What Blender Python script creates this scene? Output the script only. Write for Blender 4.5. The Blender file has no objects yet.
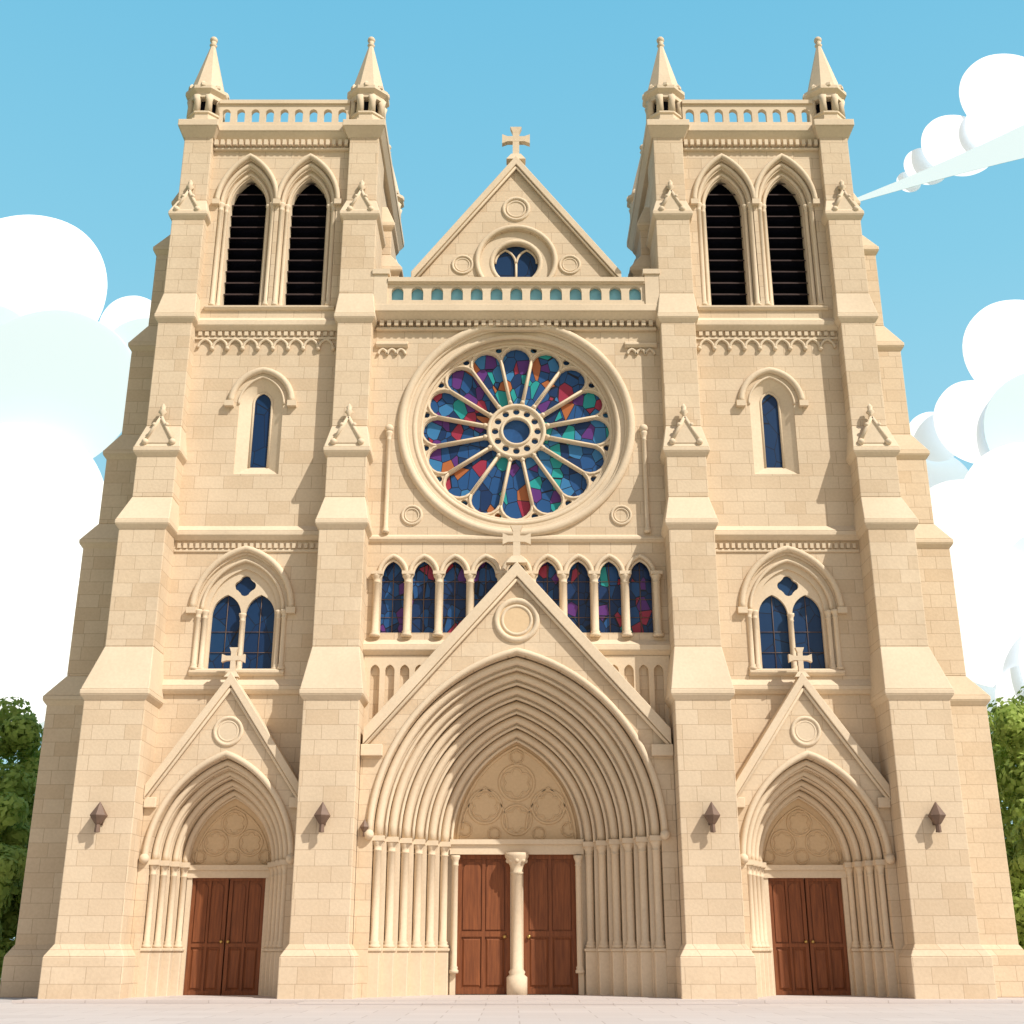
import bpy, bmesh, math, random
from math import pi, sin, cos, sqrt, radians
from mathutils import Vector, noise
from mathutils.geometry import tessellate_polygon
random.seed(7)
scene = bpy.context.scene

# ------------------------------------------------------------------ materials
def newmat(name):
    m = bpy.data.materials.new(name); m.use_nodes = True
    nt = m.node_tree; b = nt.nodes['Principled BSDF']
    return m, nt, b
def N(nt, t, **kw):
    n = nt.nodes.new(t)
    for k, v in kw.items(): setattr(n, k, v)
    return n
def ramp(nt, stops, interp='LINEAR'):
    r = N(nt, 'ShaderNodeValToRGB'); cr = r.color_ramp; cr.interpolation = interp
    while len(cr.elements) < len(stops): cr.elements.new(0.5)
    for e, (p, c) in zip(cr.elements, stops): e.position = p; e.color = (*c, 1)
    return r
def stone_mat(name, c1, c2, mortar, blocks=True):
    m, nt, b = newmat(name); L = nt.links.new
    geo = N(nt, 'ShaderNodeNewGeometry')
    n1 = N(nt, 'ShaderNodeTexNoise'); n1.inputs['Scale'].default_value = 0.35; n1.inputs['Detail'].default_value = 4
    L(geo.outputs['Position'], n1.inputs['Vector'])
    n2 = N(nt, 'ShaderNodeTexNoise'); n2.inputs['Scale'].default_value = 9; n2.inputs['Detail'].default_value = 3
    L(geo.outputs['Position'], n2.inputs['Vector'])
    mx = N(nt, 'ShaderNodeMix', data_type='RGBA', blend_type='MULTIPLY'); mx.inputs[0].default_value = 1
    r1 = ramp(nt, [(0.3, (0.92, 0.9, 0.88)), (0.7, (1.05, 1.04, 1.03))]); L(n1.outputs['Fac'], r1.inputs[0])
    mx2 = N(nt, 'ShaderNodeMix', data_type='RGBA', blend_type='MULTIPLY'); mx2.inputs[0].default_value = 1
    r2 = ramp(nt, [(0.3, (0.95, 0.94, 0.93)), (0.7, (1.03, 1.03, 1.03))]); L(n2.outputs['Fac'], r2.inputs[0])
    if blocks:
        sep = N(nt, 'ShaderNodeSeparateXYZ'); L(geo.outputs['Position'], sep.inputs[0])
        ad = N(nt, 'ShaderNodeMath', operation='ADD'); L(sep.outputs[0], ad.inputs[0]); L(sep.outputs[1], ad.inputs[1])
        cb = N(nt, 'ShaderNodeCombineXYZ'); L(ad.outputs[0], cb.inputs[0]); L(sep.outputs[2], cb.inputs[1])
        br = N(nt, 'ShaderNodeTexBrick'); L(cb.outputs[0], br.inputs['Vector'])
        br.inputs['Scale'].default_value = 1; br.inputs['Brick Width'].default_value = 1.3
        br.inputs['Row Height'].default_value = 0.6; br.inputs['Mortar Size'].default_value = 0.013
        br.inputs['Mortar Smooth'].default_value = 0.15; br.inputs['Bias'].default_value = -0.4
        br.inputs['Color1'].default_value = (*c1, 1); br.inputs['Color2'].default_value = (*c2, 1)
        br.inputs['Mortar'].default_value = (*mortar, 1); br.squash = 0.7; br.squash_frequency = 3
        L(br.outputs['Color'], mx.inputs[6])
        bp = N(nt, 'ShaderNodeBump'); bp.inputs['Strength'].default_value = 0.3; bp.inputs['Distance'].default_value = 0.02
        sm = N(nt, 'ShaderNodeMath', operation='SUBTRACT'); L(n2.outputs['Fac'], sm.inputs[0]); L(br.outputs['Fac'], sm.inputs[1])
        L(sm.outputs[0], bp.inputs['Height']); L(bp.outputs[0], b.inputs['Normal'])
    else:
        mx.inputs[6].default_value = (*c1, 1)
    L(r1.outputs[0], mx.inputs[7]); L(mx.outputs[2], mx2.inputs[6]); L(r2.outputs[0], mx2.inputs[7])
    L(mx2.outputs[2], b.inputs['Base Color'])
    b.inputs['Roughness'].default_value = 0.9
    b.inputs['Specular IOR Level'].default_value = 0.2
    return m
def flat_mat(name, c, rough=0.7, spec=0.3, var=0.15, scale=3):
    m, nt, b = newmat(name); L = nt.links.new
    geo = N(nt, 'ShaderNodeNewGeometry')
    n1 = N(nt, 'ShaderNodeTexNoise'); n1.inputs['Scale'].default_value = scale; n1.inputs['Detail'].default_value = 4
    L(geo.outputs['Position'], n1.inputs['Vector'])
    r = ramp(nt, [(0.3, tuple(x*(1-var) for x in c)), (0.7, tuple(x*(1+var) for x in c))])
    L(n1.outputs['Fac'], r.inputs[0]); L(r.outputs[0], b.inputs['Base Color'])
    b.inputs['Roughness'].default_value = rough; b.inputs['Specular IOR Level'].default_value = spec
    return m
def glass_mat(name, stops, scale, lead=0.03, vivid=1.0):
    m, nt, b = newmat(name); L = nt.links.new
    geo = N(nt, 'ShaderNodeNewGeometry')
    v = N(nt, 'ShaderNodeTexVoronoi', feature='F1'); v.inputs['Scale'].default_value = scale
    e = N(nt, 'ShaderNodeTexVoronoi', feature='DISTANCE_TO_EDGE'); e.inputs['Scale'].default_value = scale
    mp = N(nt, 'ShaderNodeMapping'); mp.inputs['Scale'].default_value = (1, 1, 0.7)
    L(geo.outputs['Position'], mp.inputs[0]); L(mp.outputs[0], v.inputs['Vector']); L(mp.outputs[0], e.inputs['Vector'])
    sp = N(nt, 'ShaderNodeSeparateColor'); L(v.outputs['Color'], sp.inputs[0])
    r = ramp(nt, stops, 'CONSTANT'); L(sp.outputs[0], r.inputs[0])
    gt = N(nt, 'ShaderNodeMath', operation='GREATER_THAN'); gt.inputs[1].default_value = lead
    L(e.outputs['Distance'], gt.inputs[0])
    mx = N(nt, 'ShaderNodeMix', data_type='RGBA'); mx.inputs[6].default_value = (0.01, 0.012, 0.02, 1)
    L(gt.outputs[0], mx.inputs[0]); L(r.outputs[0], mx.inputs[7]); L(mx.outputs[2], b.inputs['Base Color'])
    b.inputs['Roughness'].default_value = 0.35; b.inputs['Specular IOR Level'].default_value = 0.25
    return m
M = {}
M['block'] = stone_mat('limestone_blocks', (0.65, 0.53, 0.385), (0.57, 0.435, 0.29), (0.47, 0.36, 0.25))
M['trim'] = stone_mat('limestone_trim', (0.67, 0.555, 0.41), (0, 0, 0), (0, 0, 0), False)
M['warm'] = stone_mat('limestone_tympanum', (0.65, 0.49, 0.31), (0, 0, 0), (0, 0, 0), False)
navy = (0.010, 0.032, 0.10); blue = (0.018, 0.075, 0.21); sky_b = (0.04, 0.17, 0.36); red = (0.30, 0.03, 0.06)
purple = (0.10, 0.03, 0.17); teal = (0.02, 0.28, 0.28); org = (0.38, 0.12, 0.04)
M['rose'] = glass_mat('rose_stained_glass', [(0, navy), (0.16, blue), (0.38, sky_b), (0.52, blue), (0.68, purple), (0.77, teal), (0.86, red), (0.94, org)], 2.0, .025)
M['arcglass'] = glass_mat('arcade_stained_glass', [(0, navy), (0.36, blue), (0.5, navy), (0.68, purple), (0.78, red), (0.84, blue), (0.93, teal), (0.96, red)], 2.3)
M['glass'] = glass_mat('blue_leaded_glass', [(0, (0.008, 0.034, 0.095)), (0.5, (0.010, 0.042, 0.11)), (0.8, (0.008, 0.03, 0.088))], 1.1, 0.012)
M['hub'] = flat_mat('blue_hub_glass', (0.02, 0.08, 0.22), .35, .3, .2)
M['dark'] = flat_mat('dark_opening_fill', (0.008, 0.008, 0.014), 0.9, 0.1)  # near-black paint standing for the unlit depth behind openings
M['louvre'] = flat_mat('louvre_wood', (0.05, 0.032, 0.03), 0.8, 0.2)
M['iron'] = flat_mat('lantern_bronze', (0.16, 0.10, 0.07), 0.6, 0.4)
M['pale'] = flat_mat('sky_colour_backing', (0.20, 0.48, 0.62), 0.5, 0.3, .08)
M['slate'] = flat_mat('roof_slate', (0.12, 0.12, 0.14), 0.7, 0.3)
m, nt, b = newmat('door_wood'); L = nt.links.new
geo = N(nt, 'ShaderNodeNewGeometry'); mp = N(nt, 'ShaderNodeMapping'); mp.inputs['Scale'].default_value = (9, 9, 0.7)
n1 = N(nt, 'ShaderNodeTexNoise'); n1.inputs['Scale'].default_value = 1.5; n1.inputs['Detail'].default_value = 6
L(geo.outputs['Position'], mp.inputs[0]); L(mp.outputs[0], n1.inputs['Vector'])
r = ramp(nt, [(0.3, (0.14, 0.043, 0.016)), (0.7, (0.24, 0.078, 0.027))]); L(n1.outputs['Fac'], r.inputs[0]); L(r.outputs[0], b.inputs['Base Color'])
b.inputs['Roughness'].default_value = 0.6; b.inputs['Specular IOR Level'].default_value = 0.3; M['wood'] = m
m, nt, b = newmat('brass'); b.inputs['Base Color'].default_value = (0.5, 0.35, 0.12, 1); b.inputs['Metallic'].default_value = 0.9; b.inputs['Roughness'].default_value = 0.35; M['brass'] = m

# ------------------------------------------------------------------ mesh accumulator
P = {}
CTX = dict(S=1, C=0.0, pre='')
def add(name, mat, verts, faces, smooth=False):
    key = CTX['pre'] + name
    p = P.setdefault(key, dict(v=[], f=[], s=[], m=mat))
    o = len(p['v']); S, C = CTX['S'], CTX['C']
    p['v'] += [(S*(C+v[0]), v[1], v[2]) for v in verts]
    p['f'] += [tuple(i+o for i in f) for f in faces]
    p['s'] += [smooth]*len(faces)
def box(n, m, x0, x1, y0, y1, z0, z1):
    loft(n, m, (x0, x1, y0, y1), z0, (x0, x1, y0, y1), z1)
def loft(n, m, a, z0, b, z1):
    v = [(a[0], a[2], z0), (a[1], a[2], z0), (a[1], a[3], z0), (a[0], a[3], z0),
         (b[0], b[2], z1), (b[1], b[2], z1), (b[1], b[3], z1), (b[0], b[3], z1)]
    add(n, m, v, [(3, 2, 1, 0), (4, 5, 6, 7), (0, 1, 5, 4), (1, 2, 6, 5), (2, 3, 7, 6), (3, 0, 4, 7)])
def plate(n, m, outer, holes, y0, y1):
    loops = [outer]+list(holes)
    tris = tessellate_polygon([[Vector((p[0], p[1], 0)) for p in l] for l in loops])
    flat = [p for l in loops for p in l]; k = len(flat)
    v = [(p[0], y0, p[1]) for p in flat]+[(p[0], y1, p[1]) for p in flat]
    f = [tuple(t) for t in tris]+[(t[2]+k, t[1]+k, t[0]+k) for t in tris]
    o = 0
    for l in loops:
        c = len(l)
        for i in range(c):
            a, b2 = o+i, o+(i+1) % c
            f.append((a, b2, b2+k, a+k))
        o += c
    add(n, m, v, f)
def arc(cx, zs, half, h, n=12):
    h = max(h, half*1.0001); k = (h*h-half*half)/(2*half); R = half+k
    a1 = math.atan2(h, k); out = []
    for i in range(n+1):
        a = a1*i/n; out.append((cx-(-k+R*cos(a)), zs+R*sin(a)))
    for i in range(n-1, -1, -1):
        a = a1*i/n; out.append((cx+(-k+R*cos(a)), zs+R*sin(a)))
    return out
def archloop(cx, z0, zs, half, h, n=12):
    return [(cx-half, z0)]+arc(cx, zs, half, h, n)+[(cx+half, z0)]
def ring(n, m, inn, out, y0, y1):
    c = len(inn); v = []
    for y in (y0, y1):
        v += [(p[0], y, p[1]) for p in inn]+[(p[0], y, p[1]) for p in out]
    f = []
    for i in range(c-1):
        a, b2 = i, i+1
        f += [(a, b2, b2+c, a+c), (a+2*c, b2+2*c, b2+3*c, a+3*c), (a, b2, b2+2*c, a+2*c), (a+c, b2+c, b2+3*c, a+3*c)]
    f += [(0, c, 3*c, 2*c), (c-1, 2*c-1, 4*c-1, 3*c-1)]
    add(n, m, v, f)
def tube(n, m, path, y, r, closed=False, k=8, ry=None):
    ry = ry or r; c = len(path); v = []; f = []
    for i in range(c):
        if closed: a, b2 = path[(i-1) % c], path[(i+1) % c]
        else: a, b2 = path[max(i-1, 0)], path[min(i+1, c-1)]
        dx, dz = b2[0]-a[0], b2[1]-a[1]; l = sqrt(dx*dx+dz*dz) or 1
        nx, nz = -dz/l, dx/l
        for j in range(k):
            t = 2*pi*j/k
            v.append((path[i][0]+nx*r*cos(t), y+ry*sin(t), path[i][1]+nz*r*cos(t)))
    for i in range(c if closed else c-1):
        for j in range(k):
            a = i*k+j; b2 = i*k+(j+1) % k; i2 = (i+1) % c
            f.append((a, b2, i2*k+(j+1) % k, i2*k+j))
    if not closed:
        f += [tuple(range(k)), tuple((c-1)*k+j for j in range(k))]
    add(n, m, v, f, True)
def circ(cx, cz, r, n=40, a0=0):
    return [(cx+r*cos(a0+2*pi*i/n), cz+r*sin(a0+2*pi*i/n)) for i in range(n)]
def lathe(n, m, x, y, prof, k=12, smooth=True, a0=0):
    v = []; f = []
    for r, z in prof:
        for j in range(k):
            t = a0+2*pi*j/k; v.append((x+r*cos(t), y+r*sin(t), z))
    for i in range(len(prof)-1):
        for j in range(k):
            f.append((i*k+j, i*k+(j+1) % k, (i+1)*k+(j+1) % k, (i+1)*k+j))
    f += [tuple(range(k)), tuple((len(prof)-1)*k+j for j in range(k))]
    add(n, m, v, f, smooth)
def ball(n, m, x, y, z, r, sy=1):
    lathe(n, m, x, y, [(r*sin(pi*i/8)+0.001, z-r*cos(pi*i/8)*sy) for i in range(9)], 10)
def column(n, x, y, z0, z1, r, m='trim'):
    hb = min(0.28, (z1-z0)*0.1); hc = min(0.42, (z1-z0)*0.14)
    lathe(n, m, x, y, [(r*1.55, z0), (r*1.55, z0+hb*.4), (r*1.15, z0+hb*.55), (r*1.35, z0+hb*.8), (r, z0+hb),
                       (r, z1-hc), (r*1.25, z1-hc+.03), (r*1.02, z1-hc+.07), (r*1.15, z1-hc*.5), (r*1.6, z1-hc*.22), (r*1.6, z1)], 12)
def cross(n, x, y, z0, h, w, t=0.2, d=0.12, m='trim'):
    loft(n, m, (x-t*1.6, x+t*1.6, y-d*1.8, y+d*1.8), z0, (x-t*.8, x+t*.8, y-d*1.2, y+d*1.2), z0+h*.18)
    box(n, m, x-t*.55, x+t*.55, y-d, y+d, z0+h*.18, z0+h*.86)
    loft(n, m, (x-t*.55, x+t*.55, y-d-.003, y+d+.003), z0+h*.84, (x-t*.95, x+t*.95, y-d-.003, y+d+.003), z0+h)
    zc = z0+h*.64; e = t*.5
    plate(n, m, [(x-w/2, zc-t*.9), (x-w*.3, zc-e), (x+w*.3, zc-e), (x+w/2, zc-t*.9), (x+w/2, zc+t*.9), (x+w*.3, zc+e), (x-w*.3, zc+e), (x-w/2, zc+t*.9)], [], y-d-.006, y+d+.006)
def dentils(n, x0, x1, y0, y1, z0, z1, step, duty=.55):
    k = max(1, int(round((x1-x0)/step))); s = (x1-x0)/k
    for i in range(k):
        box(n, 'trim', x0+s*(i+.5-duty/2), x0+s*(i+.5+duty/2), y0, y1, z0, z1)
def roundel(n, cx, cz, y, r):
    tube(n, 'trim', circ(cx, cz, r, 28), y, r*.15, True)
    tube(n, 'trim', circ(cx, cz, r*.72, 28), y+.01, r*.09, True)
def coping(n, half, zb, za, y0, y1, t=.35, over=.12, cx=0):
    sl = (za-zb)/half; q = sqrt(1+sl*sl)
    x2 = half+over; z2 = zb-over*sl
    pts = [(x2, z2), (0, za), (-x2, z2), (-x2, z2+t*q), (0, za+t*q), (x2, z2+t*q)]
    plate(n, 'trim', [(cx+p[0], p[1]) for p in pts], [], y0, y1)
    tube(n, 'trim', [(cx-half, zb-.12), (cx, za-.12)], y0+.12, .07)
    tube(n, 'trim', [(cx+half, zb-.12), (cx, za-.12)], y0+.12, .07)
def ledge(n, x0, x1, yf, yb, z, h=.3, over=.15, slope=.25):
    loft(n, 'trim', (x0, x1, yf-over*.4, yb), z-h, (x0, x1, yf-over, yb), z-h*.55)
    box(n, 'trim', x0, x1, yf-over, yb, z-h*.55, z)
    loft(n, 'trim', (x0, x1, yf-over, yb), z, (x0, x1, yf, yb), z+slope)
def balustrade(n, x0, x1, y0, y1, z0, z1, pitch, w):
    k = int((x1-x0)/pitch); s = (x1-x0)/k; holes = []
    hz = z1-z0
    for i in range(k):
        c = x0+s*(i+.5)
        holes.append(archloop(c, z0+hz*.22, z0+hz*.55, w/2, min(w*.55, hz*.28), 5))
    plate(n, 'trim', [(x0, z0), (x1, z0), (x1, z1-hz*.13), (x0, z1-hz*.13)], holes, y0, y1)
    box(n, 'trim', x0, x1, y0-.1, y1+.1, z1-hz*.13, z1)
    box(n, 'trim', x0, x1, y0-.06, y1+.06, z0-.05, z0+hz*.14)
def loft_y(n, x0, x1, z0, z1, ya, yb, ins):
    v = [(x0, ya, z0), (x1, ya, z0), (x1, ya, z1), (x0, ya, z1), (x0+ins, yb, z0+ins), (x1-ins, yb, z0+ins), (x1-ins, yb, z1-ins), (x0+ins, yb, z1-ins)]
    add(n, 'wood', v, [(4, 5, 6, 7), (0, 1, 5, 4), (1, 2, 6, 5), (2, 3, 7, 6), (3, 0, 4, 7)])
def door_leaf(n, x0, x1, y, z0, z1):
    box(n, 'wood', x0, x1, y, y+.12, z0, z1)
    w = x1-x0; st = w*.1
    def bar(a, b2, c, d): box(n, 'wood', a, b2, y-.07, y+.02, c, d)
    bar(x0+.01, x0+st, z0+.01, z1-.01); bar(x1-st, x1-.01, z0+.01, z1-.01)
    hs = [z0+.01, z0+(z1-z0)*.40, z1-st]
    for i, hh in enumerate(hs):
        box(n, 'wood', x0+st, x1-st, y-.067, y+.02, hh, hh+st*.95)
    mid = (x0+x1)/2
    box(n, 'wood', mid-st*.3, mid+st*.3, y-.064, y+.02, z0+.02, z1-.02)
    for a, b2 in ((x0+st, mid-st*.3), (mid+st*.3, x1-st)):
        loft_y(n, a+.04, b2-.04, hs[0]+st+.05, hs[1]-.06, y-.0, y-.045, .07)
        hw = (b2-a)/2-.04; cc = (a+b2)/2
        plate(n, 'wood', archloop(cc, hs[1]+st+.05, hs[2]-.1-hw, hw, hw*1.02, 6), [], y-.04, y+.01)
def rosette(n, cx, cz, y, r, lobes=6):
    """low-relief blind tracery: ring, scalloped foil"""
    tube(n, 'warm', circ(cx, cz, r, 30), y, r*.09, True, k=6, ry=.05)
    ri = r*.52; rl = r*.30; pts = []
    for j in range(lobes):
        t = 2*pi*j/lobes+pi/2
        for q in range(7):
            a = t-1.45+2.9*q/6; pts.append((cx+ri*cos(t)+rl*cos(a), cz+ri*sin(t)+rl*sin(a)))
    tube(n, 'warm', pts, y, r*.05, True, k=6, ry=.03)

def portal(pre, cx, H0, A0, H1, A1, zs, y0, y1, n, zpl, rr):
    """stepped splayed doorway: rings, roll mouldings, nook shafts, plinths"""
    dh = (H0-H1)/n; dy = (y1-y0)/n; da = (A0-A1)/n
    for i in range(n):
        ho, hi = H0-dh*i, H0-dh*(i+1); ao, ai = A0-da*i-zs, A0-da*(i+1)-zs; yy = y0+dy*(i+1)
        ring(pre+'archivolts', 'trim', archloop(cx, 0, zs, hi, ai, 16), archloop(cx, 0, zs, ho+.02, ao+.02, 16), yy, yy+dy+.06)
        o = rr*1.1
        tube(pre+'roll_mouldings', 'trim', arc(cx, zs, ho-o, ao-o, 18), yy-o, rr)
        tube(pre+'roll_mouldings', 'trim', arc(cx, zs, hi+.03, ai+.03, 18), yy-.0, rr*.42)
        for s in (-1, 1):
            x = cx+s*(ho-o)
            column(pre+'nook_shafts', x, yy-o, zpl, zs-.12, rr*.92)
            q = o*1.9
            for (nm, za, zb, e) in (('plinth', 0, zpl-.12, .07), ('plinth', zpl-.12, zpl, .12), ('abacus', zs-.16, zs+.04, .1)):
                xa, xb = sorted((cx+s*(ho+.03+.0013*i), cx+s*(ho-q-e)))
                box(pre+nm, 'trim', xa, xb, yy-q-e-.0017*i, yy+.05, za, zb)
    for s in (-1, 1):
        ball(pre+'hood_stops', 'trim', cx+s*(H0+.12), y0-.1, zs+.05, .2)
    tube(pre+'hood_mould', 'trim', arc(cx, zs, H0+.13, A0-zs+.15, 20), y0-.04, .13)

# ------------------------------------------------------------------ tower
def stack(n, stages, plinth=True, sides=(1, 1, 1)):
    for i, (x0, x1, y0, y1, z0, z1, zt) in enumerate(stages):
        box(n, 'block', x0, x1, y0, y1, z0, z1)
        if zt:
            e = .16; nx = stages[i+1] if i+1 < len(stages) else None
            tgt = nx[:4] if nx else (x0+.3, x1-.3, y0+.3, y1)
            a, b2, c, d = x0-e*sides[0], x1+e*sides[1], y0-e, y1-.002
            loft('ledges', 'trim', (x0, x1, y0, d), z1-.42, (a, b2, c, d), z1-.2)
            box('ledges', 'trim', a, b2, c, d, z1-.2, z1)
            loft(n+'_weathering', 'trim', (a+.02, b2-.02, c+.02, d), z1, tgt[:3]+(d,), zt)
    if plinth:
        x0, x1, y0, y1 = stages[0][:4]; g = .28
        box('plinth', 'block', x0-g, x1+g, y0-g, y1-.01, 0, 1.55)
        loft('plinth', 'trim', (x0-g, x1+g, y0-g, y1-.01), 1.55, (x0, x1, y0, y1-.01), 2.0)
def gablet(xc, half, z0, h, yf, yb):
    plate('gablets', 'trim', [(xc-half, z0), (xc+half, z0), (xc+half, z0+.18), (xc, z0+h), (xc-half, z0+.18)], [], yf, yb)
    tube('gablets', 'trim', [(xc-half-.06, z0+.1), (xc, z0+h+.08)], yf+.02, .09, k=6)
    tube('gablets', 'trim', [(xc+half+.06, z0+.1), (xc, z0+h+.08)], yf+.02, .09, k=6)
    for s in (-1, 1):
        ball('gablets', 'trim', xc+s*(half+.05), yf, z0+.05, .15)
        ball('gablets', 'trim', xc+s*half*.5, yf, z0+h*.62+.15, .1)
    lathe('gablets', 'trim', xc, yf+.15, [(.14, z0+h), (.08, z0+h+.25), (.2, z0+h+.38), (.1, z0+h+.5), (.13, z0+h+.62), (.01, z0+h+.8)], 8)

def tower(S, pre):
    CTX.update(S=S, C=11.6, pre=pre)
    YB = 2.1
    stack('buttress', [(-5.3, -3.05, -2.0, YB, 0, 11.6, 13.5), (-5.15, -3.2, -1.5, YB-.005, 13.5, 19.0, 20.2),
          (-5.05, -3.3, -1.1, YB-.01, 20.2, 22.5, 23.7), (-4.97, -3.38, -.75, YB-.015, 23.7, 29.3, 30.5),
          (-4.95, -3.35, -.62, YB-.02, 30.5, 34.9, 35.7), (-4.87, -3.43, -.42, YB-.025, 35.7, 39.5, None)])
    stack('buttress', [(3.25, 5.72, -2.0, YB, 0, 11.6, 13.5), (3.3, 5.3, -1.5, YB-.005, 13.5, 19.0, 20.2),
          (3.27, 5.02, -1.1, YB-.01, 20.2, 22.5, 23.7), (3.3, 4.87, -.75, YB-.015, 23.7, 29.3, 30.5),
          (3.25, 4.8, -.62, YB-.02, 30.5, 34.9, 35.7), (3.3, 4.68, -.42, YB-.025, 35.7, 39.5, None)])
    for xc in (-4.17, 4.1):
        gablet(xc, .55, 22.7, 1.15, -1.2, -.7); gablet(xc, .45, 34.95, 1.0, -.72, -.4)
    for (ya, yb) in ((2.3, 4.8), (7.2, 9.6)):
        stack('side_buttress', [(4.0, 8.85, ya, yb, 0, 12.2, 13.1), (4.0, 8.15, ya+.05, yb-.05, 13.1, 19.4, 20.2),
              (4.0, 7.6, ya+.1, yb-.1, 20.2, 23.8, 24.7), (4.0, 7.05, ya+.15, yb-.15, 24.7, 29.5, 30.5),
              (4.0, 6.4, ya+.2, yb-.2, 30.5, 34.9, 35.8), (4.0, 5.75, ya+.25, yb-.25, 35.8, 37.6, 39.0)], True, (0, 1, 1))
        stack('inner_side_buttress', [(-5.8, -4.0, ya, yb, 29.8, 33.6, 34.4), (-5.35, -4.0, ya+.05, yb-.05, 34.4, 36.2, 37.4)], False, (1, 0, 1))
    box('core', 'block', -4.75, 4.65, 2.05, 10, 0, 10.5)
    box('core', 'block', -4.74, 4.64, .72, 10.01, 10.5, 29.5)
    box('core', 'block', -4.72, 4.58, 2.06, 9.99, 29.5, 39.6)
    box('dark_opening_fill', 'dark', -3.5, 3.5, 1.4, 2.0, 29.6, 39.3)
    box('parapet', 'block', -4.9, -4.6, 2, 10, 39.6, 41.6); box('parapet', 'block', 4.4, 4.7, 2, 10, 39.6, 41.6)
    box('parapet', 'block', -4.5, 4.3, 9.7, 9.95, 39.6, 41.6)
    # --- stage 1 : portal
    W = 3.7; PC = .14
    zs, A0, H0 = 5.1, 9.1, 2.75
    loop = archloop(PC, 0, zs, 2.5, 3.6, 12)
    plate('wall', 'block', [(-W, 0)]+loop+[(W, 0), (W, 12.1), (-W, 12.1)], [], 0, .5)
    gy = -.75
    loop = archloop(PC, 0, zs, H0, A0-zs, 18)
    plate('portal_gable', 'block', [(-3.04, 0)]+loop+[(3.24, 0), (3.24, 7.5), (PC, 12.05), (-3.04, 7.5)], [], gy, -.01)
    coping('portal_coping', 3.1, 7.45, 12.0, gy-.26, .0, .3, .0, PC)
    box('portal_coping', 'trim', -3.03, -2.55, gy-.2, gy, 7.1, 7.5); box('portal_coping', 'trim', 2.75, 3.23, gy-.2, gy, 7.1, 7.5)
    roundel('portal_roundel', PC, 10.15, gy, .55)
    plate('portal_roundel', 'warm', circ(PC, 10.15, .48, 28), [], gy-.02, gy+.05)
    cross('portal_cross', PC, gy-.05, 12.35, 1.25, .95, .19, .1)
    portal('portal_', PC, H0, A0, 1.7, 7.75, zs, gy, 1.5, 4, 1.85, .13)
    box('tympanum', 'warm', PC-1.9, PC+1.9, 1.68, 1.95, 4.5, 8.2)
    box('lintel', 'trim', PC-1.75, PC+1.75, 1.4, 1.7, 4.55, 4.85); box('lintel', 'trim', PC-1.75, PC+1.75, 1.32, 1.7, 4.85, 5.05)
    for (a, b2, r0) in ((0, 6.75, .5), (-.72, 5.95, .5), (.72, 5.95, .5), (0, 5.4, .3), (-1.35, 5.4, .26), (1.35, 5.4, .26)):
        rosette('tympanum_tracery', PC+a, b2, 1.675, r0)
    tube('tympanum_tracery', 'warm', arc(PC, 5.1, 1.5, 2.3, 14), 1.675, .05, k=6)
    box('door_frame', 'trim', PC-1.7, PC-1.5, 1.45, 1.8, 0, 4.55); box('door_frame', 'trim', PC+1.5, PC+1.7, 1.45, 1.8, 0, 4.55)
    door_leaf('doors', PC-1.5, PC-.02, 1.62, .1, 4.58); door_leaf('doors', PC+.02, PC+1.5, 1.62, .1, 4.58)
    ball('door_knobs', 'brass', PC-.14, 1.5, 2.1, .07); ball('door_knobs', 'brass', PC+.14, 1.5, 2.1, .07)
    # --- stage 2 : two-light window
    WC = .15; wz = 12.8; zs2 = 15.45
    ledge('ledges', -3.2, 3.3, 0, .4, 12.15, .35, .22, .3)
    hole = archloop(WC, wz, zs2, 1.95, 2.5, 12)
    plate('wall', 'block', [(-W, 12.1), (W, 12.1), (W, 18.6), (-W, 18.6)], [hole], 0, .3)
    ring('window_surround', 'trim', archloop(WC, wz, zs2, 1.7, 2.2), archloop(WC, wz, zs2, 1.97, 2.52), .12, .4)
    ring('window_surround', 'trim', archloop(WC, wz, zs2, 1.45, 1.9), archloop(WC, wz, zs2, 1.74, 2.25), .24, .5)
    q = []
    for j in range(4):
        cx, cz = .24*cos(j*pi/2+pi/2), zs2+1.17+.24*sin(j*pi/2+pi/2)
        for t in range(7):
            a = j*pi/2+pi/2-1.28+2.56*t/6; q.append((WC+cx+.22*cos(a), cz+.22*sin(a)))
    plate('window_tracery', 'trim', archloop(WC, wz, zs2, 1.5, 1.95), [archloop(WC-.72, wz+.05, zs2-.15, .63, .92, 8), archloop(WC+.72, wz+.05, zs2-.15, .63, .92, 8), q], .34, .5)
    box('window_glass', 'glass', WC-1.6, WC+1.6, .52, .58, wz-.1, 17.5)
    column('window_colonnette', WC, .26, wz+.05, zs2-.1, .1)
    for s in (-1, 1):
        column('window_colonnette', WC+s*1.58, .14, wz+.05, zs2, .11); column('window_colonnette', WC+s*1.84, .0, wz+.05, zs2, .11)
        box('window_surround', 'trim', WC+s*2.12-.2, WC+s*2.12+.2, -.22, .02, zs2-.18, zs2+.08)
        for zz in (13.7, 14.6): tube('window_bars', 'iron', [(WC+s*.1, zz), (WC+s*1.35, zz)], .49, .014, k=6)
        tube('window_bars', 'iron', [(WC+s*.72, wz), (WC+s*.72, zs2+.8)], .49, .014, k=6)
    tube('window_hood', 'trim', arc(WC, zs2+.05, 2.12, 2.7, 16), -.05, .14)
    tube('window_hood', 'trim', arc(WC, zs2, 1.74, 2.25, 16), .1, .08)
    ledge('sills', WC-2.0, WC+2.0, 0, .3, wz, .22, .18, .1)
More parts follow.
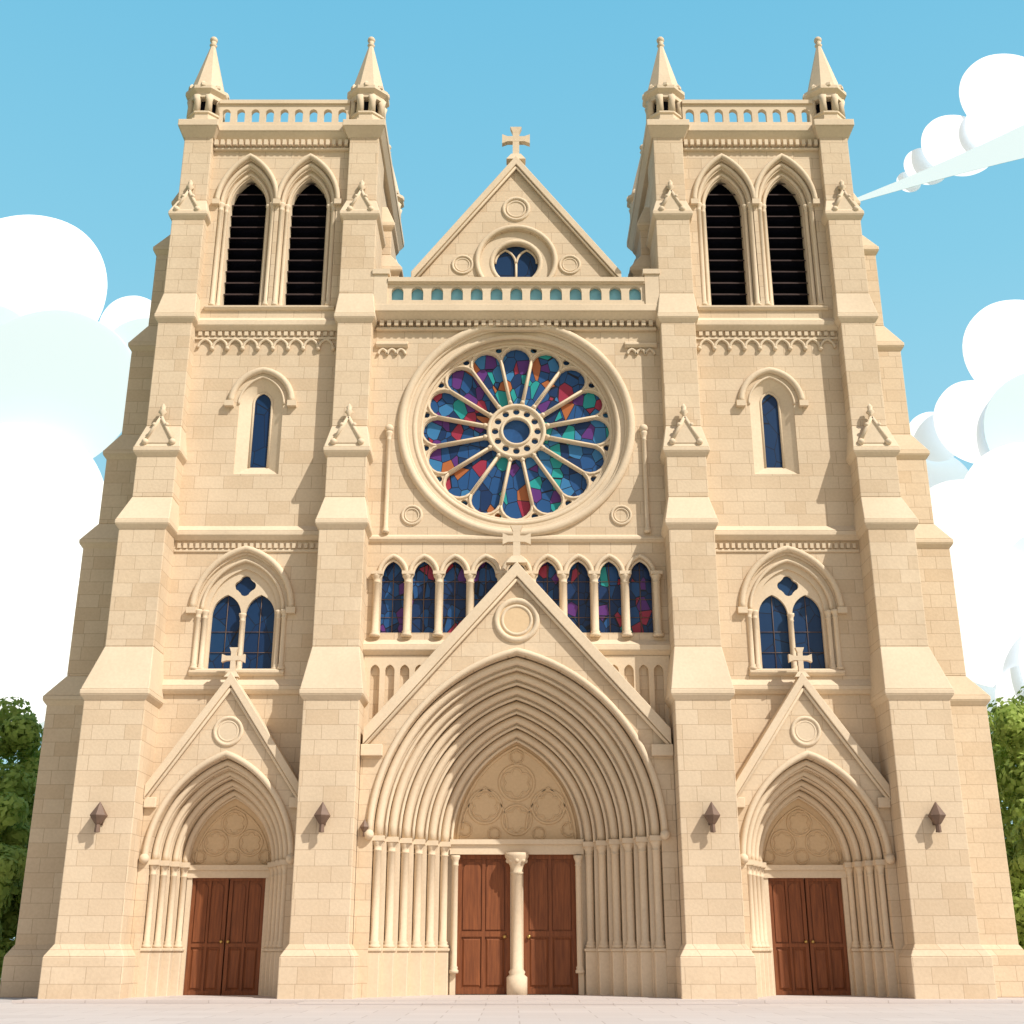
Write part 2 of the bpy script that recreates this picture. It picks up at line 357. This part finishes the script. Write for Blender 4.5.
    # --- stage 3
    ledge('ledges', -3.4, 3.4, 0, .4, 18.95, .4, .28, .3)
    dentils('dentils', -3.1, 3.2, -.12, .05, 18.2, 18.42, .26)
    box('ledges', 'trim', -3.3, 3.3, -.07, .05, 18.03, 18.17)
    hole = archloop(0, 21.7, 25.1, 1.0, 1.35, 10)
    plate('wall', 'block', [(-W, 18.6), (W, 18.6), (W, 29.4), (-W, 29.4)], [hole], 0, .3)
    a1 = archloop(0, 21.7, 25.1, 1.0, 1.35, 10); a2 = archloop(0, 22.15, 25.3, .42, .55, 10)
    v = [(p[0], .05, p[1]) for p in a1]+[(p[0], .38, p[1]) for p in a2]; c = len(a1)
    add('lancet_splay', 'trim', v, [(i, i+1, i+1+c, i+c) for i in range(c-1)]+[(c-1, 0, c, 2*c-1)])
    tube('lancet_splay', 'trim', a2, .37, .06)
    box('window_glass', 'glass', -.6, .6, .42, .5, 21.9, 26.1)
    tube('window_hood', 'trim', arc(0, 25.2, 1.38, 1.6, 14), -.06, .15)
    for s in (-1, 1): box('window_surround', 'trim', s*1.42-.2, s*1.42+.2, -.24, .02, 24.95, 25.22)
    tube('window_hood', 'trim', arc(0, 25.1, 1.03, 1.38, 14), .0, .06)
    # frieze
    ledge('ledges', -3.6, 3.6, 0, .4, 29.25, .45, .3, .3)
    dentils('dentils', -3.2, 3.2, -.15, .05, 28.55, 28.75, .3)
    kk = 9; s = 6.3/kk
    for i in range(kk):
        cc = -3.15+s*(i+.5)
        tube('frieze', 'trim', arc(cc, 27.95, s*.46, s*.6, 6), -.06, .07, k=6)
        ball('frieze', 'trim', cc-s*.5, -.08, 27.9, .11)
    box('frieze', 'trim', -3.3, 3.3, -.09, .02, 28.38, 28.5)
    # --- belfry
    cxs = (-1.5, 1.45)
    holes = [archloop(c, 30.1, 35.8, 1.38, 2.5, 12) for c in cxs]
    plate('wall', 'block', [(-4, 29.4), (4, 29.4), (4, 39.4), (-4, 39.4)], holes, 0, .5)
    for c in cxs:
        ring('belfry_surround', 'trim', archloop(c, 30.1, 35.8, 1.13, 2.1), archloop(c, 30.1, 35.8, 1.4, 2.53), .16, .5)
        ring('belfry_surround', 'trim', archloop(c, 30.1, 35.8, .88, 1.7), archloop(c, 30.1, 35.8, 1.16, 2.13), .34, .8)
        tube('belfry_mouldings', 'trim', arc(c, 35.8, 1.26, 2.3, 14), .12, .1); tube('belfry_mouldings', 'trim', arc(c, 35.8, 1.0, 1.85, 14), .3, .08)
        tube('belfry_mouldings', 'trim', arc(c, 35.85, 1.46, 2.66, 14), -.05, .13)
        for s in (-1, 1):
            column('belfry_shafts', c+s*1.26, .1, 30.2, 35.85, .11); column('belfry_shafts', c+s*1.02, .26, 30.2, 35.85, .09)
        z = 30.45
        while z < 37.4:
            v = [(c-.95, .55, z), (c+.95, .55, z), (c+.95, 1.0, z+.3), (c-.95, 1.0, z+.3)]
            v += [(p[0], p[1], p[2]+.06) for p in v]
            add('louvres', 'louvre', v, [(0, 1, 2, 3), (4, 5, 6, 7), (0, 1, 5, 4), (1, 2, 6, 5), (2, 3, 7, 6), (3, 0, 4, 7)])
            z += .62
    for xx in (-2.98, -.02, 2.92): box('belfry_surround', 'trim', xx-.17, xx+.17, -.2, .02, 35.68, 35.95)
    ledge('sills', -3.1, 3.0, 0, .4, 30.12, .2, .16, .08)
    # --- cornice, parapet, turrets
    dentils('dentils', -3.4, 3.3, -.3, .05, 39.0, 39.3, .3)
    box('cornice', 'trim', -3.4, 3.3, -.16, .05, 38.8, 38.93)
    for (x0, x1, yf) in ((-3.6, 3.5, 0), (-4.95, -3.35, -.42), (3.25, 4.72, -.42)):
        loft('cornice', 'trim', (x0, x1, yf, 9.9), 39.3, (x0-.22, x1+.22, yf-.36, 10.2), 39.75+.001*x0)
        box('cornice', 'trim', x0-.25, x1+.25, yf-.39, 10.2+.01*x1, 39.75+.001*x0, 40.12+.002*x0)
    balustrade('balustrade', -3.3, 3.2, -.1, .15, 40.12, 41.75, .66, .42)
    for xc in (-4.15, 3.97):
        for yc in (.35, 9.2):
            A = pi/8
            lathe('turret', 'trim', xc, yc, [(1.02, 40.1), (1.02, 40.35), (.86, 40.4), (.86, 40.7), (.93, 40.75), (.93, 40.85)], 8, False, A)
            lathe('turret_shade_core', 'dark', xc, yc, [(.5, 40.85), (.5, 41.8)], 8, False, A)  # near-black core paints the shade between the colonnettes
            for j in range(8):
                t = A+j*pi/4; lathe('turret', 'trim', xc+.76*cos(t), yc+.76*sin(t), [(.19, 40.85), (.17, 41.5), (.24, 41.8)], 6)
            lathe('turret', 'trim', xc, yc, [(.9, 41.7), (.9, 41.95), (1.1, 42.1), (1.1, 42.28), (.92, 42.32), (.09, 45.6)], 8, False, A)
            for j in range(8):
                t = j*pi/4; lathe('turret', 'trim', xc+.93*cos(t), yc+.93*sin(t), [(.16, 42.25), (.16, 42.4), (.01, 42.6)], 5, False)
            lathe('finial', 'trim', xc, yc, [(.1, 45.4), (.2, 45.55), (.1, 45.65), (.16, 45.75)], 8)
            ball('finial', 'trim', xc, yc, 45.88, .2)

tower(-1, 'left_tower_'); tower(1, 'right_tower_')

# ------------------------------------------------------------------ centre
CTX.update(S=1, C=0.0, pre='centre_')
box('nave_body', 'block', -6.6, 6.6, 3.0, 42, 0, 29.9)
box('nave_body', 'block', -6.59, 6.59, 1.0, 3.0, 18.6, 29.89)
plate('nave_roof', 'slate', [(-4.7, 29.9), (4.7, 29.9), (4.7, 32.1), (0, 38.3), (-4.7, 32.1)], [], 1.6, 42)
WX = 6.75
loop = archloop(0, 0, 6.0, 5.2, 6.6, 14)
plate('wall', 'block', [(-WX, 0)]+loop+[(WX, 0), (WX, 13.9), (-WX, 13.9)], [], 0, .5)
for s in (-1, 1):
    xs = [3.45+.62*i for i in range(5)]
    holes = [archloop(s*x, max(10.2, 16.85-1.177*x-.55), 12.75, .2, .28, 6) for x in xs]
    pts = [(s*3.05, 12.25), (s*6.4, 8.9), (s*6.4, 13.4), (s*3.05, 13.4)]
    plate('blind_arcade', 'trim', pts, holes, -.22, -.01)
ledge('ledges', -6.5, 6.5, 0, .4, 13.85, .45, .4, .3)
sp = 1.335
holes = [archloop(sp*i, 14.45, 17.0, .5, .72, 8) for i in range(-4, 5)]
plate('wall', 'block', [(-WX, 13.9), (WX, 13.9), (WX, 18.7), (-WX, 18.7)], holes, 0, .35)
box('arcade_glass', 'arcglass', -6.2, 6.2, .36, .42, 14.2, 18.0)
for i in range(-4, 5):
    tube('arcade_arches', 'trim', arc(sp*i, 17.0, .6, .86, 10), -.06, .1)
    tube('arcade_arches', 'trim', arc(sp*i, 17.0, .47, .68, 10), .04, .06)
    tube('arcade_mullions', 'iron', [(sp*i, 14.4), (sp*i, 17.6)], .33, .018, k=6)
    for z in (15.2, 16.0, 16.8): tube('arcade_mullions', 'iron', [(sp*i-.5, z), (sp*i+.5, z)], .335, .014, k=6)
for i in range(-5, 5):
    column('arcade_columns', sp*(i+.5), -.12, 14.25, 16.98, .15)
    box('arcade_columns', 'trim', sp*(i+.5)-.25, sp*(i+.5)+.25, -.36, .02, 16.96, 17.1)
ledge('ledges', -6.5, 6.5, 0, .4, 18.7, .22, .14, .15)
# rose wall
RZ = 24.05
plate('wall', 'block', [(-WX, 18.7), (WX, 18.7), (WX, 30.0), (-WX, 30.0)], [circ(0, RZ, 5.02, 72)], 0, .3)
def cring(n, m, r0, r1, y0, y1):
    plate(n, m, circ(0, RZ, r1, 72), [circ(0, RZ, r0, 72)], y0, y1)
cring('rose_surround', 'trim', 4.6, 5.05, .12, .5); cring('rose_surround', 'trim', 4.38, 4.66, .42, .9)
tube('rose_surround', 'trim', circ(0, RZ, 5.18, 80), -.04, .19, True, 10)
tube('rose_surround', 'trim', circ(0, RZ, 4.98, 80), .06, .08, True, 10)
tube('rose_surround', 'trim', circ(0, RZ, 4.62, 80), .2, .13, True, 10)
K = 1.055
holes = [circ(0, RZ, .6*K, 24)]
def pol(r, a): return (r*K*cos(a), RZ+r*K*sin(a))
NP = 16; hb = .075
for j in range(NP):
    a = 2*pi*j/NP+pi/2
    t = math.tan(pi/NP)
    def loc(r, w): return (K*(r*cos(a)-w*sin(a)), RZ+K*(r*sin(a)+w*cos(a)))
    r0, r1 = 1.42, 3.42
    w0, w1 = r0*t-hb, r1*t-hb
    pts = [loc(r0, -w0), loc(r1, -w1)]
    for q in range(1, 8):
        an = -pi/2+pi*q/8; pts.append(loc(r1+w1*cos(an)*1.0, w1*sin(an)))
    pts += [loc(r1, w1), loc(r0, w0)]
    for q in range(1, 4):
        an = pi/2+pi*q/4; pts.append(loc(r0+w0*.8*cos(an), w0*sin(an)))
    holes.append(pts)
    x, z = pol(3.98, a+pi/NP); holes.append(circ(x, z, .16, 10))
for j in range(12):
    x, z = pol(.92, 2*pi*j/12); holes.append(circ(x, z, .16, 10))
plate('rose_tracery', 'trim', circ(0, RZ, 4.42, 72), holes, .62, .82)
for r_, q_ in ((.64, .07), (1.2, .09), (4.12, .08)): tube('rose_tracery', 'trim', circ(0, RZ, r_*K, 48), .6, q_, True)
for j in range(NP):
    a = 2*pi*(j+.5)/NP+pi/2
    tube('rose_tracery', 'trim', [pol(1.25, a), pol(3.6, a)], .6, .055)
    x, z = pol(3.42, a-pi/NP); w1 = 3.42*K*math.tan(pi/NP)
    tube('rose_tracery', 'trim', [(x+w1*cos(a-pi/NP-pi/2+pi*q/10), z+w1*sin(a-pi/NP-pi/2+pi*q/10)) for q in range(11)], .6, .05)
    x, z = pol(1.38, a); ball('rose_tracery', 'trim', x, .6, z, .1)
plate('rose_glass', 'rose', circ(0, RZ, 4.42, 64), [], .84, .88)
plate('rose_hub_glass', 'hub', circ(0, RZ, 1.2, 32), [], .822, .836)
for s in (-1, 1):
    roundel('roundels', s*4.6, 19.75, -.02, .42)
    column('wall_shafts', s*5.72, -.1, 18.9, 23.7, .1)
    ball('wall_shafts', 'trim', s*5.72, -.12, 23.85, .2)
    ledge('ledges', s*5.75-.75, s*5.75+.75, 0, .2, 28.15, .2, .2, .15)
    for i in (-1, 0, 1): tube('frieze', 'trim', arc(s*5.75+i*.42, 27.6, .2, .28, 6), -.06, .07, k=6)
dentils('dentils', -6.4, 6.4, -.34, .05, 29.0, 29.25, .34)
box('cornice', 'trim', -6.5, 6.5, -.2, .05, 28.82, 28.96)
loft('cornice', 'trim', (-6.58, 6.58, -.25, 1), 29.25, (-6.58, 6.58, -.62, 1), 29.55)
box('cornice', 'trim', -6.58, 6.58, -.66, 1, 29.55, 29.92)
balustrade('balustrade', -6.0, 6.0, -.5, -.25, 29.92, 31.2, .92, .56)
for s in (-1, 1):
    a, b2 = sorted((s*6.65, s*6.0)); box('balustrade', 'trim', a, b2, -.62, -.15, 29.92, 31.5)
    a, b2 = sorted((s*6.72, s*5.92)); box('balustrade', 'trim', a, b2, -.7, -.08, 31.5, 31.75)
plate('balustrade_sky_backing', 'pale', [(-5.95, 30.1), (5.95, 30.1), (5.95, 30.98), (-5.95, 30.98)], [], -.22, -.19)  # added panel, coloured to stand for sky seen through the openings
box('balustrade', 'trim', -5.98, 5.98, -.68, -.1, 31.1, 31.32)
G = 1.0
plate('gable', 'block', [(-4.75, 29.9), (4.75, 29.9), (4.75, 32.55), (0, 38.85), (-4.75, 32.55)], [circ(0, 33.2, 1.75, 40)], G, G+.6)
coping('gable_coping', 4.95, 32.1, 38.6, G-.3, G+.75, .3, .1)
tube('gable_oculus', 'trim', circ(0, 33.2, 1.9, 48), G-.03, .13, True)
plate('gable_oculus', 'trim', circ(0, 33.2, 1.78, 40), [circ(0, 33.2, 1.3, 40)], G+.12, G+.5)
tube('gable_oculus', 'trim', circ(0, 33.2, 1.2, 40), G+.2, .13, True)
plate('gable_oculus', 'trim', circ(0, 33.2, 1.35, 40), [circ(0, 33.2, 1.1, 40)], G+.3, G+.5)
plate('gable_glass', 'glass', circ(0, 33.2, 1.3, 40), [], G+.45, G+.5)
tube('gable_oculus', 'trim', [(0, 32.1), (0, 33.3)], G+.4, .06)
tube('gable_oculus', 'trim', arc(-.52, 33.3, .5, .75, 8), G+.4, .06); tube('gable_oculus', 'trim', arc(.52, 33.3, .5, .75, 8), G+.4, .06)
roundel('roundels', 0, 36.15, G, .62); roundel('roundels', -2.6, 33.0, G, .48); roundel('roundels', 2.6, 33.0, G, .48)
cross('gable_cross', 0, G+.1, 39.0, 2.0, 1.4, .3, .15)
# main portal
gy = -.95; zs = 6.0
loop = archloop(0, 0, zs, 5.7, 7.3, 22)
plate('portal_gable', 'block', [(-6.28, 0)]+loop+[(6.28, 0), (6.28, 9.55), (0, 16.85), (-6.28, 9.55)], [], gy, -.01)
coping('portal_coping', 6.2, 9.55, 16.6, gy-.3, -.0, .42, .0)
for s in (-1, 1):
    a, b2 = sorted((s*6.27, s*5.4)); box('portal_coping', 'trim', a, b2, gy-.28, gy+.01, 9.1, 9.56)
cross('portal_cross', 0, gy-.05, 17.2, 1.7, 1.2, .28, .12)
roundel('roundels', 0, 14.75, gy, .85)
plate('portal_roundel', 'warm', circ(0, 14.75, .77, 30), [], gy-.02, gy+.05)
portal('portal_', 0, 5.7, 13.3, 2.72, 10.3, zs, gy, 2.6, 6, 1.85, .17)
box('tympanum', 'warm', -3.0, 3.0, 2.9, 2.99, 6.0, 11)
box('lintel', 'trim', -2.8, 2.8, 2.45, 2.95, 5.55, 5.95); box('lintel', 'trim', -2.8, 2.8, 2.35, 2.95, 5.95, 6.15)
TT = 2.89
for (a, b2, r0) in ((0, 8.55, .75), (-1.35, 7.55, .7), (1.35, 7.55, .7), (0, 7.0, .62), (-.95, 6.45, .27), (.95, 6.45, .27), (-2.2, 6.6, .3), (2.2, 6.6, .3), (0, 9.65, .3)):
    rosette('tympanum_tracery', a, b2, TT, r0)
tube('tympanum_tracery', 'warm', arc(0, 6.15, 2.5, 3.95, 18), TT, .07, k=6)
tube('tympanum_tracery', 'warm', arc(-1.35, 6.6, .95, 1.75, 12), TT, .05, k=6); tube('tympanum_tracery', 'warm', arc(1.35, 6.6, .95, 1.75, 12), TT, .05, k=6)
for s in (-1, 1):
    a, b2 = sorted((s*2.72, s*2.5)); box('door_frame', 'trim', a, b2, 2.45, 2.95, 0, 5.5)
    column('door_frame', s*2.56, 2.38, .9, 5.5, .12)
    a, b2 = sorted((s*2.5, s*.26)); door_leaf('doors', a, b2, 2.75, .1, 5.6)
    ball('door_knobs', 'brass', s*.5, 2.62, 2.3, .08)
box('trumeau', 'trim', -.27, .27, 2.55, 2.95, 0, 5.55)
lathe('trumeau', 'trim', 0, 2.4, [(.42, 0), (.42, .75), (.3, .85), (.34, .95), (.22, 1.1), (.22, 4.75), (.29, 4.8), (.22, 4.86), (.3, 5.1), (.5, 5.45), (.5, 5.6)], 14)
for j in range(8):
    t = j*pi/4; ball('trumeau', 'trim', .36*cos(t), 2.4+.36*sin(t), 5.28, .1)

# ------------------------------------------------------------------ emit cathedral
root = bpy.data.objects.new('gothic_cathedral', None); scene.collection.objects.link(root)
def emit(name, p, parent=None):
    me = bpy.data.meshes.new(name); me.from_pydata(p['v'], [], p['f']); me.update()
    me.polygons.foreach_set('use_smooth', p['s'])
    bm = bmesh.new(); bm.from_mesh(me); bmesh.ops.recalc_face_normals(bm, faces=bm.faces[:]); bm.to_mesh(me); bm.free()
    me.materials.append(M[p['m']] if isinstance(p['m'], str) else p['m'])
    o = bpy.data.objects.new(name, me); scene.collection.objects.link(o)
    if parent: o.parent = parent
    if any(k in name for k in ('buttress', 'ledges', 'cornice', 'coping', 'sills', 'plinth')) :
        b = o.modifiers.new('bev', 'BEVEL'); b.width = .035; b.segments = 2; b.limit_method = 'ANGLE'
    return o
for k, p in P.items(): emit(k, p, root)

# ------------------------------------------------------------------ wall lanterns
def lantern(x, y, z, k=1.0):
    P.clear(); CTX.update(S=1, C=0, pre='')
    prof = [(.01, -.62), (.12, -.6), (.1, -.3), (.16, -.24), (.34, .02), (.36, .06), (.04, .56), (.01, .6)]
    lathe('a', 'iron', x, y-.3*k, [(a*k, z+b2*k) for a, b2 in prof], 6, False, pi/6)
    box('a', 'iron', x-.05*k, x+.05*k, y-.3*k, y, z-.1*k, z+.0)
    box('a', 'iron', x-.12*k, x+.12*k, y-.04, y+.0, z-.3*k, z+.25*k)
    emit('wall_lantern', P['a'])
for x in (-16.1, -7.5, 7.5, 16.15): lantern(x, -2.0, 6.6, .95)
lantern(-6.0, -.95, 6.3, .55)

# ------------------------------------------------------------------ ground
def sheet(name, x0, x1, y0, y1, z, mat):
    me = bpy.data.meshes.new(name); me.from_pydata([(x0, y0, z), (x1, y0, z), (x1, y1, z), (x0, y1, z)], [], [(0, 1, 2, 3)])
    me.materials.append(mat); o = bpy.data.objects.new(name, me); scene.collection.objects.link(o); return o
sheet('ground', -1500, 1500, -600, 2400, 0, flat_mat('grass', (0.09, 0.14, 0.035), .9, .1, .3, 1.2))
m, nt, b = newmat('paving'); L = nt.links.new
geo = N(nt, 'ShaderNodeNewGeometry'); br = N(nt, 'ShaderNodeTexBrick'); L(geo.outputs['Position'], br.inputs['Vector'])
br.inputs['Scale'].default_value = 1; br.inputs['Brick Width'].default_value = 2.2; br.inputs['Row Height'].default_value = 1.5; br.inputs['Mortar Size'].default_value = .02
br.inputs['Color1'].default_value = (.54, .48, .45, 1); br.inputs['Color2'].default_value = (.50, .44, .41, 1); br.inputs['Mortar'].default_value = (.40, .34, .31, 1)
L(br.outputs['Color'], b.inputs['Base Color']); b.inputs['Roughness'].default_value = .9
sheet('pavement', -34, 34, -80, 46, .004, m)
P.clear(); CTX.update(S=1, C=0, pre='')
box('s', m, -18, 18, -3.6, 1.9, .01, .1); box('s', m, -7.6, 7.6, -5.0, 2.3, .011, .06)
emit('entrance_step', P['s'])

# ------------------------------------------------------------------ trees
lm, nt, b = newmat('leaves'); L = nt.links.new
geo = N(nt, 'ShaderNodeNewGeometry')
n1 = N(nt, 'ShaderNodeTexNoise'); n1.inputs['Scale'].default_value = .35; L(geo.outputs['Position'], n1.inputs['Vector'])
md = N(nt, 'ShaderNodeMath', operation='MULTIPLY_ADD'); md.inputs[1].default_value = .18; L(geo.outputs['Random Per Island'], md.inputs[0])
sb = N(nt, 'ShaderNodeMath', operation='SUBTRACT'); sb.inputs[1].default_value = .08; L(n1.outputs['Fac'], sb.inputs[0]); L(sb.outputs[0], md.inputs[2])
r = ramp(nt, [(.25, (.24, .32, .06)), (.5, (.42, .53, .11)), (.75, (.56, .64, .18))]); L(md.outputs[0], r.inputs[0]); L(r.outputs[0], b.inputs['Base Color'])
b.inputs['Roughness'].default_value = .7
tr = N(nt, 'ShaderNodeBsdfTranslucent'); L(r.outputs[0], tr.inputs[0]); ms = N(nt, 'ShaderNodeMixShader'); ms.inputs[0].default_value = .4
L(b.outputs[0], ms.inputs[1]); L(tr.outputs[0], ms.inputs[2]); L(ms.outputs[0], nt.nodes['Material Output'].inputs[0])
bark = flat_mat('bark', (.09, .06, .04), .9, .1, .3, 4)
def tree(x, y, h, rad, seed, low=.15, ncl=60):
    rnd = random.Random(seed)
    e = bpy.data.objects.new('tree', None); scene.collection.objects.link(e)
    v = []; f = []
    def limb(p0, p1, r0, r1):
        p0 = Vector(p0); p1 = Vector(p1); d = (p1-p0).normalized(); a = d.orthogonal().normalized(); c = d.cross(a); o = len(v)
        for p, r_ in ((p0, r0), ((p0+p1)/2+Vector((rnd.uniform(-.1, .1), rnd.uniform(-.1, .1), 0)), (r0+r1)/2), (p1, r1)):
            for j in range(7): v.append(tuple(p+a*r_*cos(j*2*pi/7)+c*r_*sin(j*2*pi/7)))
        for i in range(2):
            for j in range(7): f.append((o+i*7+j, o+i*7+(j+1) % 7, o+(i+1)*7+(j+1) % 7, o+(i+1)*7+j))
    limb((x, y, 0), (x, y, h*.55), h*.028, h*.016)
    cl = []
    for i in range(ncl):
        while True:
            q = Vector((rnd.uniform(-1, 1), rnd.uniform(-1, 1), rnd.uniform(-1, 1)))
            if .25 < max(sqrt(q.x**2+q.y**2), abs(q.z)) and q.x**2+q.y**2+abs(q.z)**3 < 1: break
        zc = h*(.5+low/2); hz = h*(1-low)/2-.6
        c = Vector((x+q.x*rad*.85, y+q.y*rad*.85, zc+q.z*hz)); cl.append((c, rnd.uniform(1.0, 1.8)*rad/5))
        if i % 5 == 0: limb((x, y, h*rnd.uniform(.25, .5)), c, h*.01, .03)
    lv = []; lf = []
    for c, rr in cl:
        for k in range(300):
            q = Vector((rnd.gauss(0, 1), rnd.gauss(0, 1), rnd.gauss(0, 1))).normalized()*rr*(rnd.random()**.25)
            q.z *= .85
            nrm = (q.normalized()+Vector((rnd.uniform(-.3, .3), rnd.uniform(-.3, .3), rnd.uniform(-.2, .35)))).normalized()
            a = nrm.orthogonal().normalized(); bb = nrm.cross(a); t = rnd.uniform(0, pi); a, bb = a*cos(t)+bb*sin(t), bb*cos(t)-a*sin(t)
            s = rnd.uniform(.13, .22); o = len(lv); p = c+q
            lv += [tuple(p-a*s*1.3), tuple(p-bb*s*.7), tuple(p+a*s*1.3), tuple(p+bb*s*.7)]; lf.append((o, o+1, o+2, o+3))
    for nm, vv, ff, mm in (('trunk', v, f, bark), ('crown', lv, lf, lm)):
        me = bpy.data.meshes.new(nm); me.from_pydata(vv, [], ff); me.materials.append(mm)
        o = bpy.data.objects.new(nm, me); scene.collection.objects.link(o); o.parent = e
tree(-30.3, 18, 15.8, 5.2, 1, .05, 90); tree(-26.3, 12, 9.0, 3.3, 2, .0, 60)
tree(30.0, 18, 16.4, 5.0, 4, .05, 90); tree(26.2, 12, 9.5, 3.0, 5, .0, 60)

# ------------------------------------------------------------------ clouds
def cmat(name, c, e):
    m, nt, b = newmat(name); b.inputs['Base Color'].default_value = (*c, 1); b.inputs['Roughness'].default_value = 1; b.inputs['Specular IOR Level'].default_value = 0
    b.inputs['Emission Color'].default_value = (*c, 1); b.inputs['Emission Strength'].default_value = e; m.cycles.emission_sampling = 'NONE'; return m  # slight glow added so the clouds read flat white
cw = cmat('cloud_white', (.92, .95, .98), .25); cp = cmat('cloud_pale', (.66, .80, .88), .08)  # pale copy paints inner cloud shading on some lobes; also colours the wisp
def cloud(lobes):
    """broad thin puffs: (x, y, z, radius, pale?)"""
    bm = bmesh.new()
    for (x, y, z, r_, pl) in lobes:
        t = bmesh.ops.create_icosphere(bm, subdivisions=5, radius=1)
        fs = set()
        for vv in t['verts']:
            co = vv.co.copy(); k = 1+.02*noise.noise(co*1.6+Vector((x, y, z)))
            vv.co = Vector((x+co.x*r_*k, y+co.y*r_*.008*k, z+co.z*r_*k)); fs.update(vv.link_faces)
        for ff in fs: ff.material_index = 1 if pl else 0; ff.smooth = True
    me = bpy.data.meshes.new('cloud'); bm.to_mesh(me); bm.free()
    me.materials.append(cw); me.materials.append(cp)
    o = bpy.data.objects.new('cloud', me); scene.collection.objects.link(o)
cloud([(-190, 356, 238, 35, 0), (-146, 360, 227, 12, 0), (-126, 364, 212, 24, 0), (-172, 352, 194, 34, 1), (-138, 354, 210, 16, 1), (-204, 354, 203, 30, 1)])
cloud([(-178, 345, 141, 38, 0), (-142, 348, 120, 26, 0), (-166, 340, 96, 29, 0), (-186, 336, 84, 26, 0), (-140, 350, 90, 26, 0), (-165, 332, 72, 9, 0)])
cloud([(206, 360, 332, 22, 0), (181, 361, 309, 15, 0), (168, 364, 301, 9, 0), (161, 366, 295, 5, 0), (224, 362, 326, 20, 0), (198, 359, 316, 14, 0)])
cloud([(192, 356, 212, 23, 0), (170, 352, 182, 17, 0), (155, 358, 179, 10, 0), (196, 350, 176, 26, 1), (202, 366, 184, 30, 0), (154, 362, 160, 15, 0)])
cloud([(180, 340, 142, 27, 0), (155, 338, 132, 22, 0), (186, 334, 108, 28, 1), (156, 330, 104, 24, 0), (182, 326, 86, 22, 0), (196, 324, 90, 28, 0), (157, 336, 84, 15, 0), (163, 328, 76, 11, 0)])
# tapering wisp with softly bowed edges
def sweep(p0, p1, p2, p3, bow, y, mat):
    up = []; lo = []
    for i in range(25):
        t = i/24; up.append((p0[0]+(p2[0]-p0[0])*t, p0[1]+(p2[1]-p0[1])*t-bow*sin(pi*t))); lo.append((p1[0]+(p3[0]-p1[0])*t, p1[1]+(p3[1]-p1[1])*t+bow*.6*sin(pi*t)))
    pts = up+lo[::-1]; k = len(pts); v = [(p[0], y, p[1]) for p in pts]+[(p[0], y+.15, p[1]) for p in pts]
    f = [tuple(range(k)), tuple(range(2*k-1, k-1, -1))]+[(i, (i+1) % k, (i+1) % k+k, i+k) for i in range(k)]
    me = bpy.data.meshes.new('cloud'); me.from_pydata(v, [], f); me.materials.append(mat)
    o = bpy.data.objects.new('cloud', me); scene.collection.objects.link(o)
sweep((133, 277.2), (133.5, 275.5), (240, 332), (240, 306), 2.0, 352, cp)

# ------------------------------------------------------------------ light, world, camera
EL, AZ = 46, 50; ST = .13
w = bpy.data.worlds.new('World'); scene.world = w; w.use_nodes = True; nt = w.node_tree; bg = nt.nodes['Background']; L = nt.links.new
sk = nt.nodes.new('ShaderNodeTexSky'); sk.sky_type = 'NISHITA'; sk.sun_disc = False; sk.sun_elevation = radians(EL); sk.sun_rotation = radians(180-AZ)
sk.ozone_density = 1.5; sk.dust_density = .6
tc = N(nt, 'ShaderNodeTexCoord'); sp = N(nt, 'ShaderNodeSeparateXYZ'); L(tc.outputs['Generated'], sp.inputs[0])
# clear northern sky: cyan-blue, paler toward the horizon; unseen sunward half tinted warm and boosted as added facade fill
r = ramp(nt, [(0, (.58, .85, .95)), (.25, (.42, .77, .91)), (.5, (.26, .66, .86)), (.75, (.155, .55, .81))]); L(sp.outputs[2], r.inputs[0])
sc = N(nt, 'ShaderNodeVectorMath', operation='SCALE'); sc.inputs['Scale'].default_value = 1/ST; L(r.outputs[0], sc.inputs[0])
nm = N(nt, 'ShaderNodeMix', data_type='RGBA'); nm.inputs[0].default_value = .9; L(sk.outputs[0], nm.inputs[6]); L(sc.outputs[0], nm.inputs[7])
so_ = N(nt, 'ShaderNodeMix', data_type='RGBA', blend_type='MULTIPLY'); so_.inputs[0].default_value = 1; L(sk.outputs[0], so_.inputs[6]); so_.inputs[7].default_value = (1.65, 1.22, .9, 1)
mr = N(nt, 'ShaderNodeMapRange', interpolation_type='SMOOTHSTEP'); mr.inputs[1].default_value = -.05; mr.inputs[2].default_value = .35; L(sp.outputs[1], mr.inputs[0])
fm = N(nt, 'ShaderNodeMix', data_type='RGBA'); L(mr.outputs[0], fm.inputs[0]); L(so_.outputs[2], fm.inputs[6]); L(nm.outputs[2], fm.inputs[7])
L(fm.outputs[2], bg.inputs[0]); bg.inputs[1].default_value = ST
sd = bpy.data.lights.new('sun', 'SUN'); sd.energy = 4.9; sd.angle = radians(.5); sd.color = (1, .96, .88)
so = bpy.data.objects.new('sun', sd); scene.collection.objects.link(so)
d = Vector((sin(radians(AZ))*cos(radians(EL)), -cos(radians(AZ))*cos(radians(EL)), sin(radians(EL))))
so.rotation_euler = d.to_track_quat('Z', 'Y').to_euler(); so.location = (40, -60, 80)
cd = bpy.data.cameras.new('camera'); cd.lens = 42.5; cd.sensor_width = 36; cd.clip_end = 4000
co = bpy.data.objects.new('camera', cd); scene.collection.objects.link(co); co.location = (-.2, -50, 1.8); co.rotation_euler = (radians(109.9), 0, 0)
scene.camera = co
scene.view_settings.view_transform = 'Standard'; scene.view_settings.look = 'None'; scene.view_settings.exposure = 0
